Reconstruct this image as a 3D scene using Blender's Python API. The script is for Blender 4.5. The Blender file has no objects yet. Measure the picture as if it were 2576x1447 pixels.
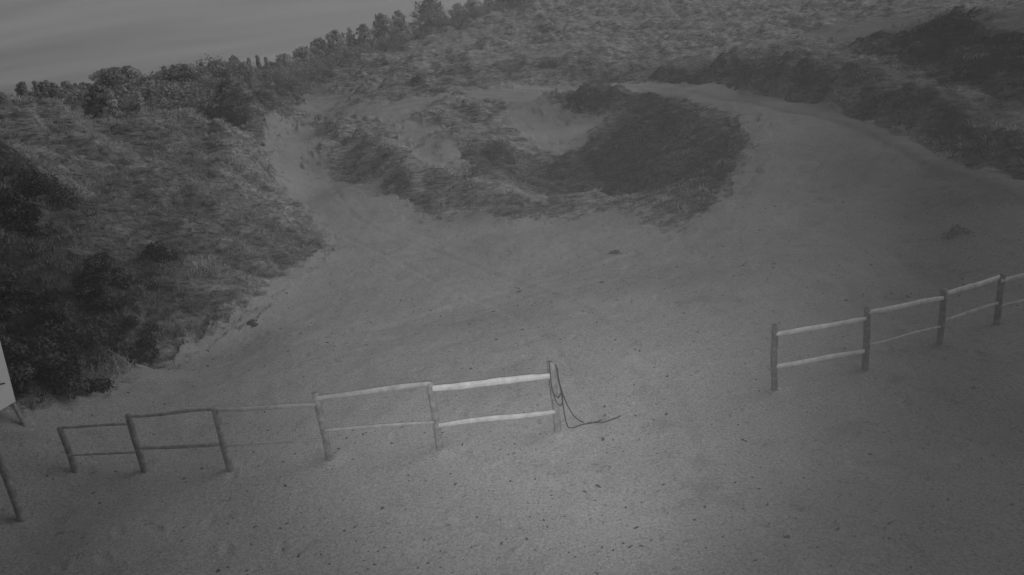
import bpy, math, random
import numpy as np
from mathutils import Vector, Matrix
random.seed(7)
RNG = np.random.default_rng(11)
S = bpy.context.scene
COL = S.collection

# ------------------------------------------------------------------ camera
CAM_H = 6.0
PX_W, PX_H, FPX = 2576.0, 1447.0, 1842.0
PITCH = math.atan(604 / 1842.0); ROLL = math.atan(654 / 5672.0)
_c, _s = math.cos(ROLL), math.sin(ROLL)
FW = np.array([0, math.cos(PITCH), -math.sin(PITCH)])
_R0 = np.array([1.0, 0, 0]); _U0 = np.array([0, math.sin(PITCH), math.cos(PITCH)])
RT = _c * _R0 - _s * _U0; UP = _s * _R0 + _c * _U0
cam_d = bpy.data.cameras.new('camera'); cam = bpy.data.objects.new('camera', cam_d); COL.objects.link(cam)
cam.matrix_world = Matrix(((RT[0], UP[0], -FW[0], 0), (RT[1], UP[1], -FW[1], 0), (RT[2], UP[2], -FW[2], CAM_H), (0, 0, 0, 1)))
cam_d.sensor_width = 36; cam_d.lens = 36 * FPX / PX_W
cam_d.clip_start = 0.05; cam_d.clip_end = 3000
S.camera = cam

# ------------------------------------------------------------------ light
SUN_EL, SUN_AZ = math.radians(29), math.radians(80)      # soft dusk light from the right (compass from +Y)
world = bpy.data.worlds.new('World'); S.world = world; world.use_nodes = True
nt = world.node_tree; nt.nodes.clear()
def N(t, ty, **kw):
    n = t.nodes.new(ty)
    for k, v in kw.items(): setattr(n, k, v)
    return n
sky = N(nt, 'ShaderNodeTexSky'); sky.sky_type = 'NISHITA'; sky.sun_disc = False
sky.sun_elevation = SUN_EL; sky.sun_rotation = SUN_AZ
bw = N(nt, 'ShaderNodeRGBToBW'); nt.links.new(sky.outputs[0], bw.inputs[0])
tc = N(nt, 'ShaderNodeTexCoord')
# clouds live on a plane high above: direction / height, so the streaks follow the sky's perspective
sep = N(nt, 'ShaderNodeSeparateXYZ'); nt.links.new(tc.outputs['Generated'], sep.inputs[0])
mz = N(nt, 'ShaderNodeMath', operation='MAXIMUM'); nt.links.new(sep.outputs['Z'], mz.inputs[0]); mz.inputs[1].default_value = 0.0
az_ = N(nt, 'ShaderNodeMath', operation='ADD'); nt.links.new(mz.outputs[0], az_.inputs[0]); az_.inputs[1].default_value = 0.13
dx = N(nt, 'ShaderNodeMath', operation='DIVIDE'); nt.links.new(sep.outputs['X'], dx.inputs[0]); nt.links.new(az_.outputs[0], dx.inputs[1])
dy = N(nt, 'ShaderNodeMath', operation='DIVIDE'); nt.links.new(sep.outputs['Y'], dy.inputs[0]); nt.links.new(az_.outputs[0], dy.inputs[1])
cmb = N(nt, 'ShaderNodeCombineXYZ'); nt.links.new(dx.outputs[0], cmb.inputs[0]); nt.links.new(dy.outputs[0], cmb.inputs[1])
mp = N(nt, 'ShaderNodeMapping'); nt.links.new(cmb.outputs[0], mp.inputs[0])
mp.inputs['Rotation'].default_value = (0, 0, math.radians(-24)); mp.inputs['Scale'].default_value = (0.30, 1.0, 1); mp.inputs['Location'].default_value = (0.4, 0.1, 0)
nz = N(nt, 'ShaderNodeTexNoise'); nt.links.new(mp.outputs[0], nz.inputs['Vector'])
nz.inputs['Scale'].default_value = 1.0; nz.inputs['Detail'].default_value = 4; nz.inputs['Roughness'].default_value = 0.5; nz.inputs['Distortion'].default_value = 0.25
cr = N(nt, 'ShaderNodeMapRange'); nt.links.new(nz.outputs[0], cr.inputs[0])
cr.inputs[1].default_value = 0.32; cr.inputs[2].default_value = 0.68; cr.inputs[3].default_value = .95; cr.inputs[4].default_value = 2.0
SKY_MUL = N(nt, 'ShaderNodeMath', operation='MULTIPLY'); nt.links.new(bw.outputs[0], SKY_MUL.inputs[0]); SKY_MUL.inputs[1].default_value = 0.10
ad = N(nt, 'ShaderNodeMath', operation='ADD'); nt.links.new(SKY_MUL.outputs[0], ad.inputs[0]); nt.links.new(cr.outputs[0], ad.inputs[1])
bg = N(nt, 'ShaderNodeBackground'); nt.links.new(ad.outputs[0], bg.inputs[0]); bg.inputs[1].default_value = 0.092
wo = N(nt, 'ShaderNodeOutputWorld'); nt.links.new(bg.outputs[0], wo.inputs[0])

sd = bpy.data.lights.new('sun', 'SUN'); sun = bpy.data.objects.new('sun', sd); COL.objects.link(sun)
sd.energy = 0.82; sd.angle = math.radians(42); sd.color = (1, 1, 1)
sdir = Vector((math.sin(SUN_AZ) * math.cos(SUN_EL), math.cos(SUN_AZ) * math.cos(SUN_EL), math.sin(SUN_EL)))
sun.rotation_euler = (-sdir).to_track_quat('-Z', 'Y').to_euler()

# the night camera's own infrared illuminator, which makes the pool of light on the sand
ld = bpy.data.lights.new('infrared_lamp', 'SPOT'); lamp = bpy.data.objects.new('infrared_lamp', ld); COL.objects.link(lamp)
ld.energy = 3500; ld.spot_size = math.radians(55); ld.spot_blend = 1.0; ld.shadow_soft_size = 0.06; ld.color = (1, 1, 1)
lamp.location = (0.05, -0.30, CAM_H + 0.04)

S.render.engine = 'CYCLES'
S.view_settings.view_transform = 'Standard'; S.view_settings.look = 'None'
S.view_settings.exposure = 0.0; S.view_settings.gamma = 1.0

# ------------------------------------------------------------------ pixel -> ray helpers (survey of the photograph)
def ray(u, v):
    d = FW + RT * ((u - PX_W / 2) / FPX) - UP * ((v - PX_H / 2) / FPX)
    return d / math.hypot(d[0], d[1])
def PZ(u, v, z):
    r = ray(u, v); d = (CAM_H - z) / -r[2]; return (r[0] * d, r[1] * d, z)
def PD(u, v, d):
    r = ray(u, v); return (r[0] * d, r[1] * d, CAM_H + r[2] * d)
def zat(u, v, xy):
    return CAM_H + ray(u, v)[2] * math.hypot(xy[0], xy[1])
lamp_t = Vector(PZ(1340, 672, 0)) - lamp.location
lamp.rotation_euler = lamp_t.to_track_quat('-Z', 'Y').to_euler()

# ------------------------------------------------------------------ terrain survey points
C = []
for u, v, z in [
    # foreground sand
    (60,1310,0),(367,1190,0),(582,1182,0),(828,1160,0),(1108,1135,0),(1403,1085,0),(1950,982,0),(2175,930,.03),(2363,868,.08),(2510,820,.15),
    (1288,1447,0),(100,1440,0),(2500,1440,0),(2500,1100,0),(1700,1250,0),(700,1350,0),
    # terrace lip and the shallow fall behind it
    (640,955,.02),(1000,878,.05),(1250,815,.06),(1500,765,.08),(1800,690,.14),(2050,640,.3),
    (620,905,-.22),(950,830,-.32),(1250,765,-.38),(1480,715,-.34),(1750,645,-.2),
    (1300,660,-.56),(900,740,-.4),(700,850,-.2),(1300,590,-.42),(1000,600,-.38),(1600,610,-.25),
    # left valley road
    (810,610,-.2),(740,500,.25),(760,420,1.1),(730,350,1.9),(700,690,-.1),(775,350,1.85),(725,320,2.2),(780,320,2.2),(790,288,2.6),(745,290,2.55),(805,262,2.95),(860,285,2.65),
    # right sand slope
    (1950,560,.3),(2000,450,.9),(2000,340,1.75),(2300,450,1.1),(2300,530,.75),(2300,600,.45),(2300,700,.15),(2576,520,1.0),(2576,600,.6),(2576,740,.22),
    # crater: outer base, lip, inside
    (825,420,.9),(870,470,.7),(960,515,.15),(1050,540,-.2),(1250,556,-.35),(1400,550,-.35),(1540,520,-.1),(1700,570,-.1),
    (1500,462,-.6),(1400,440,-.55),(1330,430,-.2),(1620,474,-.2),
    (1640,400,.55),(1560,330,1.1),(1700,300,1.65),(1760,420,.9),(1600,228,2.5),(1700,226,2.4),(1850,280,2.1),(1885,330,1.85),(1875,430,1.15),(1800,510,.5),
    (1400,400,.2),(1400,310,1.25),(1330,330,1.2),(1300,270,2.1),(1420,245,2.5),(1230,255,2.55),(1230,330,1.85),(1270,390,1.0),(1180,400,1.0),(1080,350,1.7),(1060,290,2.3),
    # track round the far side
    (1900,255,2.25),(2000,276,2.12),(2150,310,1.92),(2300,365,1.68),(2450,430,1.42),(2576,485,1.22),
    (1750,208,2.5),(1900,236,2.3),(2000,256,2.2),(2150,288,1.98),(2300,342,1.78),(2450,402,1.52),(2576,452,1.36)]:
    C.append(PZ(u, v, z))
for u, v, d in [
    # bank crest and the plateau behind it
    (1500,200,64),(1640,190,57),(1850,168,46),(2000,164,39.6),(2150,192,34.4),(2250,256,31),(2400,334,27),(2576,408,24),
    (2300,208,34),(2450,290,27.8),(2560,340,25.8),(2300,158,38),
    # dark dune
    (2150,122,46),(2280,88,46),(2400,60,44),(2500,74,42),(2576,106,38),(2480,180,34),(2576,240,30),(2360,140,40),
    # far hillside
    (2576,20,66),(2450,20,72),(2150,60,62),(2000,110,56),(2000,60,74),(2000,0,105),(2300,-10,95),(1700,0,130),(1700,60,98),(1700,110,72),(1500,150,66),
    (1300,0,132),(1300,60,108),(1300,120,86),(1300,180,68),(1300,215,61),(1100,150,84),(1100,210,64),(1000,235,61),(1000,180,78),(900,200,80),(900,258,62),
    (700,190,92),(850,152,104),(1000,112,114),(1100,70,122),(1200,30,128),(800,245,78),(750,225,90),
    (560,240,56),(620,215,66),(620,262,52),(700,262,66),
    # left dune crest
    (-80,380,28),(0,352,31),(90,338,31.5),(190,330,33),(280,368,33.5),(350,340,34.5),(450,322,35.5),(550,312,37.5),(640,342,43),
    # left dune face
    (0,480,26),(0,610,21.5),(0,755,18.5),(0,880,17),(150,480,27),(150,610,22.5),(150,785,18),(300,475,29),(300,610,24),(300,755,20),
    (550,400,34),(550,550,26.5),(550,700,22),(430,500,27.5),(660,400,41),(680,520,33)]:
    C.append(PD(u, v, d))
for u, v, z in [(100,1010,.05),(300,900,.0),(480,805,.0),(600,760,-.05)]:
    C.append(PZ(u, v, z))
for u, d, z in [(-200,45,2.0),(0,48,1.8),(200,48,1.8),(400,50,2.2),(0,90,1.0),(300,95,1.6),(500,95,2.5),(600,130,3),(0,200,0),(600,220,2),(900,180,5),
                (1100,200,8),(1400,210,14),(1700,220,12),(2100,220,9),(2576,220,7),(2576,120,6.5),(1300,260,13),(100,260,-1),(2576,260,5),(2700,30,2.2),(2700,21,.8),(2750,12,.2),
                (-300,25,3.5),(-300,14,.8),(-200,11,.05),(-300,9,0),(2900,9,0)]:
    r = ray(u, 200); C.append((r[0] * d, r[1] * d, z))
for a in (-60, -35, -10, 15, 40, 65):
    for d in (2.5, 5.5): C.append((d * math.sin(math.radians(a)), d * math.cos(math.radians(a)), 0))
LIPC_ = [(835,302,2.5),(930,352,1.95),(1010,385,1.6),(1070,418,1.25),(1190,444,.92),(1260,464,.76),(1330,484,.5),(1420,484,.36),(1500,481,.24),(1548,498,-.08)]
for q in LIPC_: C.append(PZ(*q))
C = np.array(C)
AZMAX = 1.15
def lp(x, y):
    r = np.maximum(np.hypot(x, y), 2.5)
    return np.clip(np.arctan2(x, y), -AZMAX, AZMAX), np.log(r)
ca, cl = lp(C[:, 0], C[:, 1]); n = len(C)
def pdist(P_, x, y):
    """distance to a polyline, side of it (+ = far side from the camera) and position along it 0..1"""
    best = np.full(np.shape(x), 1e9); side = np.zeros(np.shape(x)); al = np.zeros(np.shape(x)); m = len(P_) - 1
    for i in range(m):
        ax, ay = P_[i][:2]; bx, by = P_[i+1][:2]; ex, ey = bx - ax, by - ay; L2 = ex * ex + ey * ey
        t = np.clip(((x - ax) * ex + (y - ay) * ey) / L2, 0, 1); d = np.hypot(x - ax - t * ex, y - ay - t * ey); k = d < best
        best = np.where(k, d, best); side = np.where(k, np.sign(ex * (y - ay) - ey * (x - ax)), side); al = np.where(k, (i + t) / m, al)
    return best, side, al
BANKB = [PZ(*q) for q in [(1480,214,2.7),(1640,206,2.6),(1750,208,2.5),(1900,236,2.3),(2000,256,2.2),(2150,288,1.98),(2300,342,1.78),(2450,402,1.52),(2576,452,1.36),(2720,512,1.1),(2900,590,.75),(3200,720,.3)]]
LIPC = [PZ(*q) for q in LIPC_]
def carve(x, y):
    d, sd_, al = pdist(BANKB, x, y); s_ = d * sd_
    wob = .35 * np.sin(x * 1.3 + y * .7) + .2 * np.sin(x * 2.9 - y * 2.1)
    t = np.clip((s_ - .15 + wob * .5) / 1.15, 0, 1); hb = np.interp(al * 11 / 9, [0, .2, .4, .6, .8, 1, 1.25], [.25, .7, 1.2, 1.15, .75, .6, .35])
    out = hb * t * t * (3 - 2 * t) * np.exp(-np.clip(s_ - 1.2, 0, 99) / 5)
    d, sd_, al = pdist(LIPC, x, y); hl = np.interp(al, [0, .2, .9, 1], [.08, .7, .85, .3])
    w = np.where(sd_ > 0, .75, 1.15); return out + hl * np.exp(-(d / w) ** 2)
def phi(d2):
    d2 = np.maximum(d2, 1e-12); return 0.5 * d2 * np.log(d2)
K = phi((ca[:, None] - ca) ** 2 + (cl[:, None] - cl) ** 2) + np.eye(n) * 2e-4
Pm = np.stack([np.ones(n), ca, cl], 1)
sol = np.linalg.solve(np.block([[K, Pm], [Pm.T, np.zeros((3, 3))]]), np.concatenate([C[:, 2] - carve(C[:, 0], C[:, 1]), np.zeros(3)]))
def base(x, y):
    x = np.atleast_1d(np.asarray(x, float)); y = np.atleast_1d(np.asarray(y, float)); sh = x.shape
    a, l = lp(x.ravel(), y.ravel()); out = np.empty(a.size)
    for i in range(0, a.size, 40000):
        A, L = a[i:i+40000], l[i:i+40000]
        out[i:i+40000] = phi((A[:, None] - ca) ** 2 + (L[:, None] - cl) ** 2) @ sol[:n] + sol[n] + sol[n+1] * A + sol[n+2] * L
    r = np.hypot(x, y).ravel()
    w = np.clip((r - 3) / 3, 0, 1); th = np.abs(np.arctan2(x, y)).ravel()
    w = w * np.clip((2.6 - th) / 1.2, 0, 1)
    return (out * w).reshape(sh) + carve(x, y)

def h2(ix, iy, s):
    ix = ix.astype(np.int64); iy = iy.astype(np.int64)
    h = (ix * 374761393 + iy * 668265263 + s * 2147483647) & 0xffffffff
    h = ((h ^ (h >> 13)) * 1274126177) & 0xffffffff
    return ((h ^ (h >> 16)) & 0xffffff) / float(0xffffff)
def vn(x, y, s=0):
    fx, fy = np.floor(x), np.floor(y); tx, ty = x - fx, y - fy
    tx = tx * tx * (3 - 2 * tx); ty = ty * ty * (3 - 2 * ty)
    a, b = h2(fx, fy, s), h2(fx + 1, fy, s); c, d = h2(fx, fy + 1, s), h2(fx + 1, fy + 1, s)
    return (a + (b - a) * tx) * (1 - ty) + (c + (d - c) * tx) * ty
def fbm(x, y, sc, o=3, s=0):
    x = np.asarray(x) / sc; y = np.asarray(y) / sc; t = 0; A = 1; T = 0
    for k in range(o):
        t = t + A * (vn(x * 0.8 + y * 0.6, y * 0.8 - x * 0.6, s + k) - .5); T += A; A *= .5; x = x * 2.03 + 7.1; y = y * 2.03 + 3.3
    return 2 * t / T
_rr = np.exp(np.linspace(math.log(5), math.log(160), 500))
def hit(u, v):
    r = ray(u, v); z = base(r[0] * _rr, r[1] * _rr); k = np.nonzero(CAM_H + r[2] * _rr < z)[0]
    d = _rr[k[0]] if len(k) else 150.0
    return (r[0] * d, r[1] * d)
def inside(poly, x, y):
    res = np.zeros(x.shape, bool); m = len(poly)
    for i in range(m):
        x1, y1 = poly[i]; x2, y2 = poly[(i + 1) % m]
        if y1 == y2: continue
        res ^= ((y1 > y) != (y2 > y)) & (x < (x2 - x1) * (y - y1) / (y2 - y1) + x1)
    return res
def polyw(pts): return [hit(u, v) for u, v in pts]
# vegetation patches: (outline, density, darkness: growth tone plus painted slope shade)
VEG = [
 ([(-250,300),(0,283),(150,272),(280,302),(350,280),(550,258),(650,300),(665,345),(655,400),(690,470),(745,520),(820,600),(790,655),(700,712),(640,760),(480,825),(330,915),(230,1005),(60,1035),(-250,1060)], 1.0, .2),
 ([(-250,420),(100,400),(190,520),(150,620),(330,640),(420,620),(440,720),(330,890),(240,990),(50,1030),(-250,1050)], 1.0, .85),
 ([(0,283),(150,272),(280,302),(350,280),(550,258),(650,300),(640,360),(480,400),(300,380),(150,420),(0,410)], 1.0, .08),
 ([(500,272),(510,215),(590,190),(700,188),(790,215),(775,255),(700,300),(640,305)], .95, .5),
 ([(798,305),(840,283),(900,290),(960,310),(1010,360),(1060,405),(1200,440),(1250,460),(1320,477),(1500,470),(1535,492),(1520,528),(1400,548),(1250,552),(1050,533),(960,505),(870,455),(825,405)], .9, .12),
 ([(1040,290),(1090,262),(1200,243),(1270,258),(1300,330),(1350,400),(1430,452),(1390,462),(1200,437),(1160,400),(1130,330)], .8, .22),
 ([(1360,250),(1560,226),(1700,228),(1850,278),(1882,330),(1872,430),(1820,490),(1740,530),(1660,500),(1600,480),(1420,468),(1350,440),(1450,380),(1540,300)], 1.0, .88),
 ([(1150,402),(1350,375),(1460,425),(1640,474),(1580,505),(1330,505),(1200,452)], .95, .5),
 ([(1540,480),(1640,478),(1780,500),(1800,520),(1740,580),(1640,585),(1520,548)], .5, .45),
 ([(1480,212),(1500,190),(1640,176),(2000,138),(2150,163),(2250,233),(2400,308),(2700,430),(2700,520),(2576,478),(2400,412),(2200,312),(2000,250),(1750,213)], 1.0, .8),
 ([(1640,170),(2000,138),(2150,163),(2250,233),(2400,308),(2700,430),(2700,300),(2576,235),(2400,190),(2150,115),(2000,105)], .7, .45),
 ([(2120,118),(2280,68),(2400,40),(2500,50),(2700,110),(2700,330),(2576,250),(2400,195)], 1.0, 1.0),
 ([(870,268),(1000,210),(1040,180),(1300,150),(1500,185),(1480,208),(1250,222),(1150,235),(1000,268)], .6, .35),
]
SANDP = [
 ([(600,960),(640,830),(820,600),(745,510),(665,400),(665,335),(740,290),(800,300),(825,405),(870,460),(1050,540),(1300,560),(1500,540),(1600,600),(1500,780)], 1),
 ([(800,300),(900,283),(1000,266),(1150,234),(1300,222),(1500,212),(1640,203),(1800,218),(2000,255),(2200,316),(2400,418),(2650,500),(2650,700),(1960,600),(1890,400),(1880,310),(1800,250),(1700,224),(1560,222),(1300,240),(1200,238),(1060,258),(950,290)], .93),
 ([(1285,262),(1400,252),(1480,290),(1430,335),(1375,362),(1320,318)], .36),
 ([(1020,322),(1110,312),(1140,378),(1090,392),(1040,360)], .3),
 ([(735,285),(760,215),(830,205),(880,262),(820,290)], .8),
]
def strip(front, depth):
    a = [hit(u, v) for u, v in front]; b = []
    for (x, y), dd in zip(a, depth): r = math.hypot(x, y); b.append((x * (1 + dd / r), y * (1 + dd / r)))
    return a + b[::-1]
LIP = strip([(812,400),(870,458),(960,508),(1050,536),(1250,552),(1400,550),(1480,535),(1560,520)], [6,6,5,4.2,3.6,3.2,3,2.4])
BANK = strip([(1480,214),(1750,209),(1900,237),(2000,257),(2150,290),(2300,344),(2450,404),(2576,454),(2700,500),(2900,586),(3200,716)], [6,6,5,5,5,4.5,4,3.5,3.5,3,3])
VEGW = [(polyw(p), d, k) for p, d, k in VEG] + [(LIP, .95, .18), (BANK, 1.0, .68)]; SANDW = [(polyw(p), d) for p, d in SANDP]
TRACK = np.array([hit(u, v) for u, v in [(900,290),(1010,266),(1250,234),(1500,222),(1700,218),(1900,246),(2000,268),(2150,300),(2300,354),(2450,417),(2576,468),(2700,520)]])
WHEEL = np.array([hit(u, v) for u, v in [(420,985),(700,905),(1000,835),(1300,745),(1600,660),(1900,560),(2080,470),(2150,380)]])
WHEEL2 = np.array([hit(u, v) for u, v in [(1640,1200),(1600,1020),(1480,860),(1300,745),(1050,650),(850,560),(745,440),(735,350)]])
FEET = [PZ(u, v, 0)[:2] for u, v in [(55,1310),(190,1195),(367,1190),(582,1182),(828,1160),(1108,1135),(1403,1085),(1950,982),(2175,930),(2363,868),(2510,820)]]
def trackdist(x, y, line=None):
    best = np.full(x.shape, 1e9); line = TRACK if line is None else line
    for (ax, ay), (bx, by) in zip(line[:-1], line[1:]):
        L2 = (bx - ax) ** 2 + (by - ay) ** 2; t = np.clip(((x - ax) * (bx - ax) + (y - ay) * (by - ay)) / L2, 0, 1)
        best = np.minimum(best, np.hypot(x - ax - t * (bx - ax), y - ay - t * (by - ay)))
    return best
def vegfield1(x, y, warp=1.0):
    """density of the plants and their darkness, painted shade included, at each world point"""
    r = np.hypot(x, y); w = np.clip(r / 30, .35, 1.6) * warp
    xx = x + w * (fbm(x, y, 1.8, 3, 21) * .75 + fbm(x, y, .35, 1, 61) * .3); yy = y + w * (fbm(x, y, 1.8, 3, 31) * .75 + fbm(x, y, .35, 1, 71) * .3)
    az = np.arctan2(x, y)
    far = np.clip((r - 55) / 12, 0, 1)
    den = far * np.clip(.82 + .9 * fbm(x * .6, y, 7, 4, 5), .42, 1); dark = .0 + .3 * np.clip(fbm(x * .5, y, 9, 3, 8), 0, 1)
    side = np.clip((r - 14) / 6, 0, 1) * np.clip((np.abs(az) - .80) / .1, 0, 1); den = np.maximum(den, side * .8)
    for p, d, k in VEGW:
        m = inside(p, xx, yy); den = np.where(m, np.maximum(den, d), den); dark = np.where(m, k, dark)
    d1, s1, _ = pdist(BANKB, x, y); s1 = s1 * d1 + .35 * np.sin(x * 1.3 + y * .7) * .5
    dark = np.where((s1 > .8) & (s1 < 1.35), .95, dark); far_ = np.clip((s1 - 2.2) / 1.5, 0, 1) * (s1 < 9) * (dark < .9); dark = dark * (1 - .45 * far_)  # shade along the scarp edge painted as a dark band
    for p, d in SANDW:
        m = inside(p, xx, yy); den = np.where(m, den * (1 - d), den)
    return den, dark
def vegfield(x, y):
    r = np.hypot(x, y); e = np.clip(r / 30, .3, 1.6) * .75; D = 0; K_ = 0
    for ox, oy in ((0, 0), (1, .3), (-.8, .7), (.1, -1.1)):
        d, k = vegfield1(x + ox * e, y + oy * e); D = D + d * .25; K_ = K_ + k * .25
    d2, _, a2 = pdist(LIPC, x, y); w2 = np.exp(-(d2 / .3) ** 2) * np.clip((a2 - .45) * 6, 0, 1); D = D * (1 - .55 * w2)
    db, sb, _ = pdist(BANKB, x, y); D = D * (1 - np.exp(-(trackdist(x, y) / (1.3 + .010 * r)) ** 6) * (db * sb < -.35))
    lump = np.abs(fbm(x + .8 * fbm(x, y, 1.5, 2, 17), y, 4.2, 3, 15))
    K_ = np.clip(K_ + 1.5 * (.24 - lump) * np.clip((r - 14) / 6, 0, 1) * np.where(r > 60, .5, 1) * (1.05 - K_), 0, 1)  # hollows darkened and dome tops paled: relief shade painted into the colour
    return D, K_
def ground(x, y, den=None, dark=None):
    x = np.asarray(x, float); y = np.asarray(y, float)
    if den is None: den, dark = vegfield(x, y)
    z = base(x, y); r = np.hypot(x, y)
    k = np.clip(r / 40, .4, 2.5)
    rg = 1 - np.abs(fbm(x + 3 * fbm(x, y, 9, 2, 3), y * 1.3, 6.5, 3, 41))
    lump = np.abs(fbm(x + .8 * fbm(x, y, 1.5, 2, 17), y, 4.2, 3, 15)); l2 = np.abs(fbm(x, y, 1.5, 2, 16))
    z = z + den * ((.22 * fbm(x, y, 1.7, 3, 11) + .17 * fbm(x, y, .55, 3, 12) + (np.where(np.arctan2(x, y) < -.25, 2.5, 1.5) * (lump - .21) + .55 * (l2 - .27)) * np.clip((r - 14) / 8, 0, 1)) * np.clip(k, .6, 1.3) + np.clip((r - 16) / 8, 0, 1) * .95 * np.clip(k, .5, 1.7) * (rg - .78))
    td = trackdist(x, y); z = z - .035 * np.exp(-((td - .8) / .2) ** 2) + .015 * np.exp(-((td - 1.5) / .3) ** 2)
    for ln in (WHEEL, WHEEL2):
        tw = trackdist(x, y, ln) + .06 * np.sin(x * .9); e2 = (1 - den) * np.clip(.6 + .9 * fbm(x, y, 4, 2, 24), 0, 1)
        z = z + e2 * (-.022 * np.exp(-((tw - .75) / .12) ** 2) + .010 * np.exp(-((tw - 1.0) / .10) ** 2))
    for fx, fy in FEET: d2 = (x - fx) ** 2 + (y - fy) ** 2; z = z + .045 * np.exp(-d2 / .05) * (1 + .6 * fbm(x, y, .12, 2, 25))
    cxx, cyy = np.floor(x / .62), np.floor(y / .62); px = (cxx + .2 + .6 * h2(cxx, cyy, 5)) * .62; py = (cyy + .2 + .6 * h2(cxx, cyy, 6)) * .62
    on = (h2(cxx, cyy, 7) < np.clip(.10 + .9 * fbm(x, y, 3.2, 2, 19), 0, .65)) & (r < 26)
    q_ = h2(cxx, cyy, 8) * 3.1; u_ = (x - px) * np.cos(q_) + (y - py) * np.sin(q_); v_ = (y - py) * np.cos(q_) - (x - px) * np.sin(q_)
    fr = (u_ / .15) ** 2 + (v_ / .075) ** 2; z = z + (1 - den) * on * (-.019 * np.exp(-fr) + 0.006 * np.exp(-(np.sqrt(fr) - 1.5) ** 2 * 6))
    z = z + (1 - den) * (.045 * fbm(x, y, 2.2, 3, 13) + .022 * fbm(x, y, .45, 3, 14)) * np.clip(r / 12, .5, 2)
    return z
def gz(x, y): return float(ground(np.array([x]), np.array([y]))[0])
def ghit(u, v):
    r = ray(u, v); X, Y = r[0] * _rr, r[1] * _rr; z = ground(X, Y); k = np.nonzero(CAM_H + r[2] * _rr < z)[0]
    d = _rr[k[0]] if len(k) else 150.0
    return (r[0] * d, r[1] * d, gz(r[0] * d, r[1] * d))

# ------------------------------------------------------------------ materials
def mat(name, col, rough=.9, nscale=0, amt=.25, bump=0.0, bscale=40, spec=.15):
    m = bpy.data.materials.new(name); m.use_nodes = True; t = m.node_tree; b = t.nodes['Principled BSDF']
    b.inputs['Roughness'].default_value = rough; b.inputs['Specular IOR Level'].default_value = spec
    b.inputs['Base Color'].default_value = (col, col, col, 1)
    if nscale:
        c = N(t, 'ShaderNodeTexCoord'); z = N(t, 'ShaderNodeTexNoise'); t.links.new(c.outputs['Object'], z.inputs['Vector'])
        z.inputs['Scale'].default_value = nscale; z.inputs['Detail'].default_value = 6; z.inputs['Roughness'].default_value = .7
        r = N(t, 'ShaderNodeMapRange'); t.links.new(z.outputs[0], r.inputs[0]); r.inputs[1].default_value = .3; r.inputs[2].default_value = .7
        r.inputs[3].default_value = col * (1 - amt); r.inputs[4].default_value = col * (1 + amt); t.links.new(r.outputs[0], b.inputs['Base Color'])
    if bump:
        c = N(t, 'ShaderNodeTexCoord'); z = N(t, 'ShaderNodeTexNoise'); t.links.new(c.outputs['Object'], z.inputs['Vector']); z.inputs['Scale'].default_value = bscale; z.inputs['Detail'].default_value = 5
        bb = N(t, 'ShaderNodeBump'); bb.inputs['Strength'].default_value = bump; bb.inputs['Distance'].default_value = .02; t.links.new(z.outputs[0], bb.inputs['Height']); t.links.new(bb.outputs[0], b.inputs['Normal'])
    return m
def leafmat(name, lo, hi, trans=.15):
    """foliage: the 'tone' attribute (each blade's or clump's own colour plus painted shade in grass) runs between two greys"""
    m = bpy.data.materials.new(name); m.use_nodes = True; t = m.node_tree; b = t.nodes['Principled BSDF']
    a = N(t, 'ShaderNodeAttribute', attribute_name='tone'); r = N(t, 'ShaderNodeMapRange'); t.links.new(a.outputs['Fac'], r.inputs[0])
    r.inputs[3].default_value = lo; r.inputs[4].default_value = hi; t.links.new(r.outputs[0], b.inputs['Base Color'])
    b.inputs['Roughness'].default_value = .75; b.inputs['Specular IOR Level'].default_value = .1
    tr = N(t, 'ShaderNodeBsdfTranslucent'); t.links.new(r.outputs[0], tr.inputs[0]); mx = N(t, 'ShaderNodeMixShader'); mx.inputs[0].default_value = trans
    o = t.nodes['Material Output']; t.links.new(b.outputs[0], mx.inputs[1]); t.links.new(tr.outputs[0], mx.inputs[2]); t.links.new(mx.outputs[0], o.inputs[0])
    return m
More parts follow.
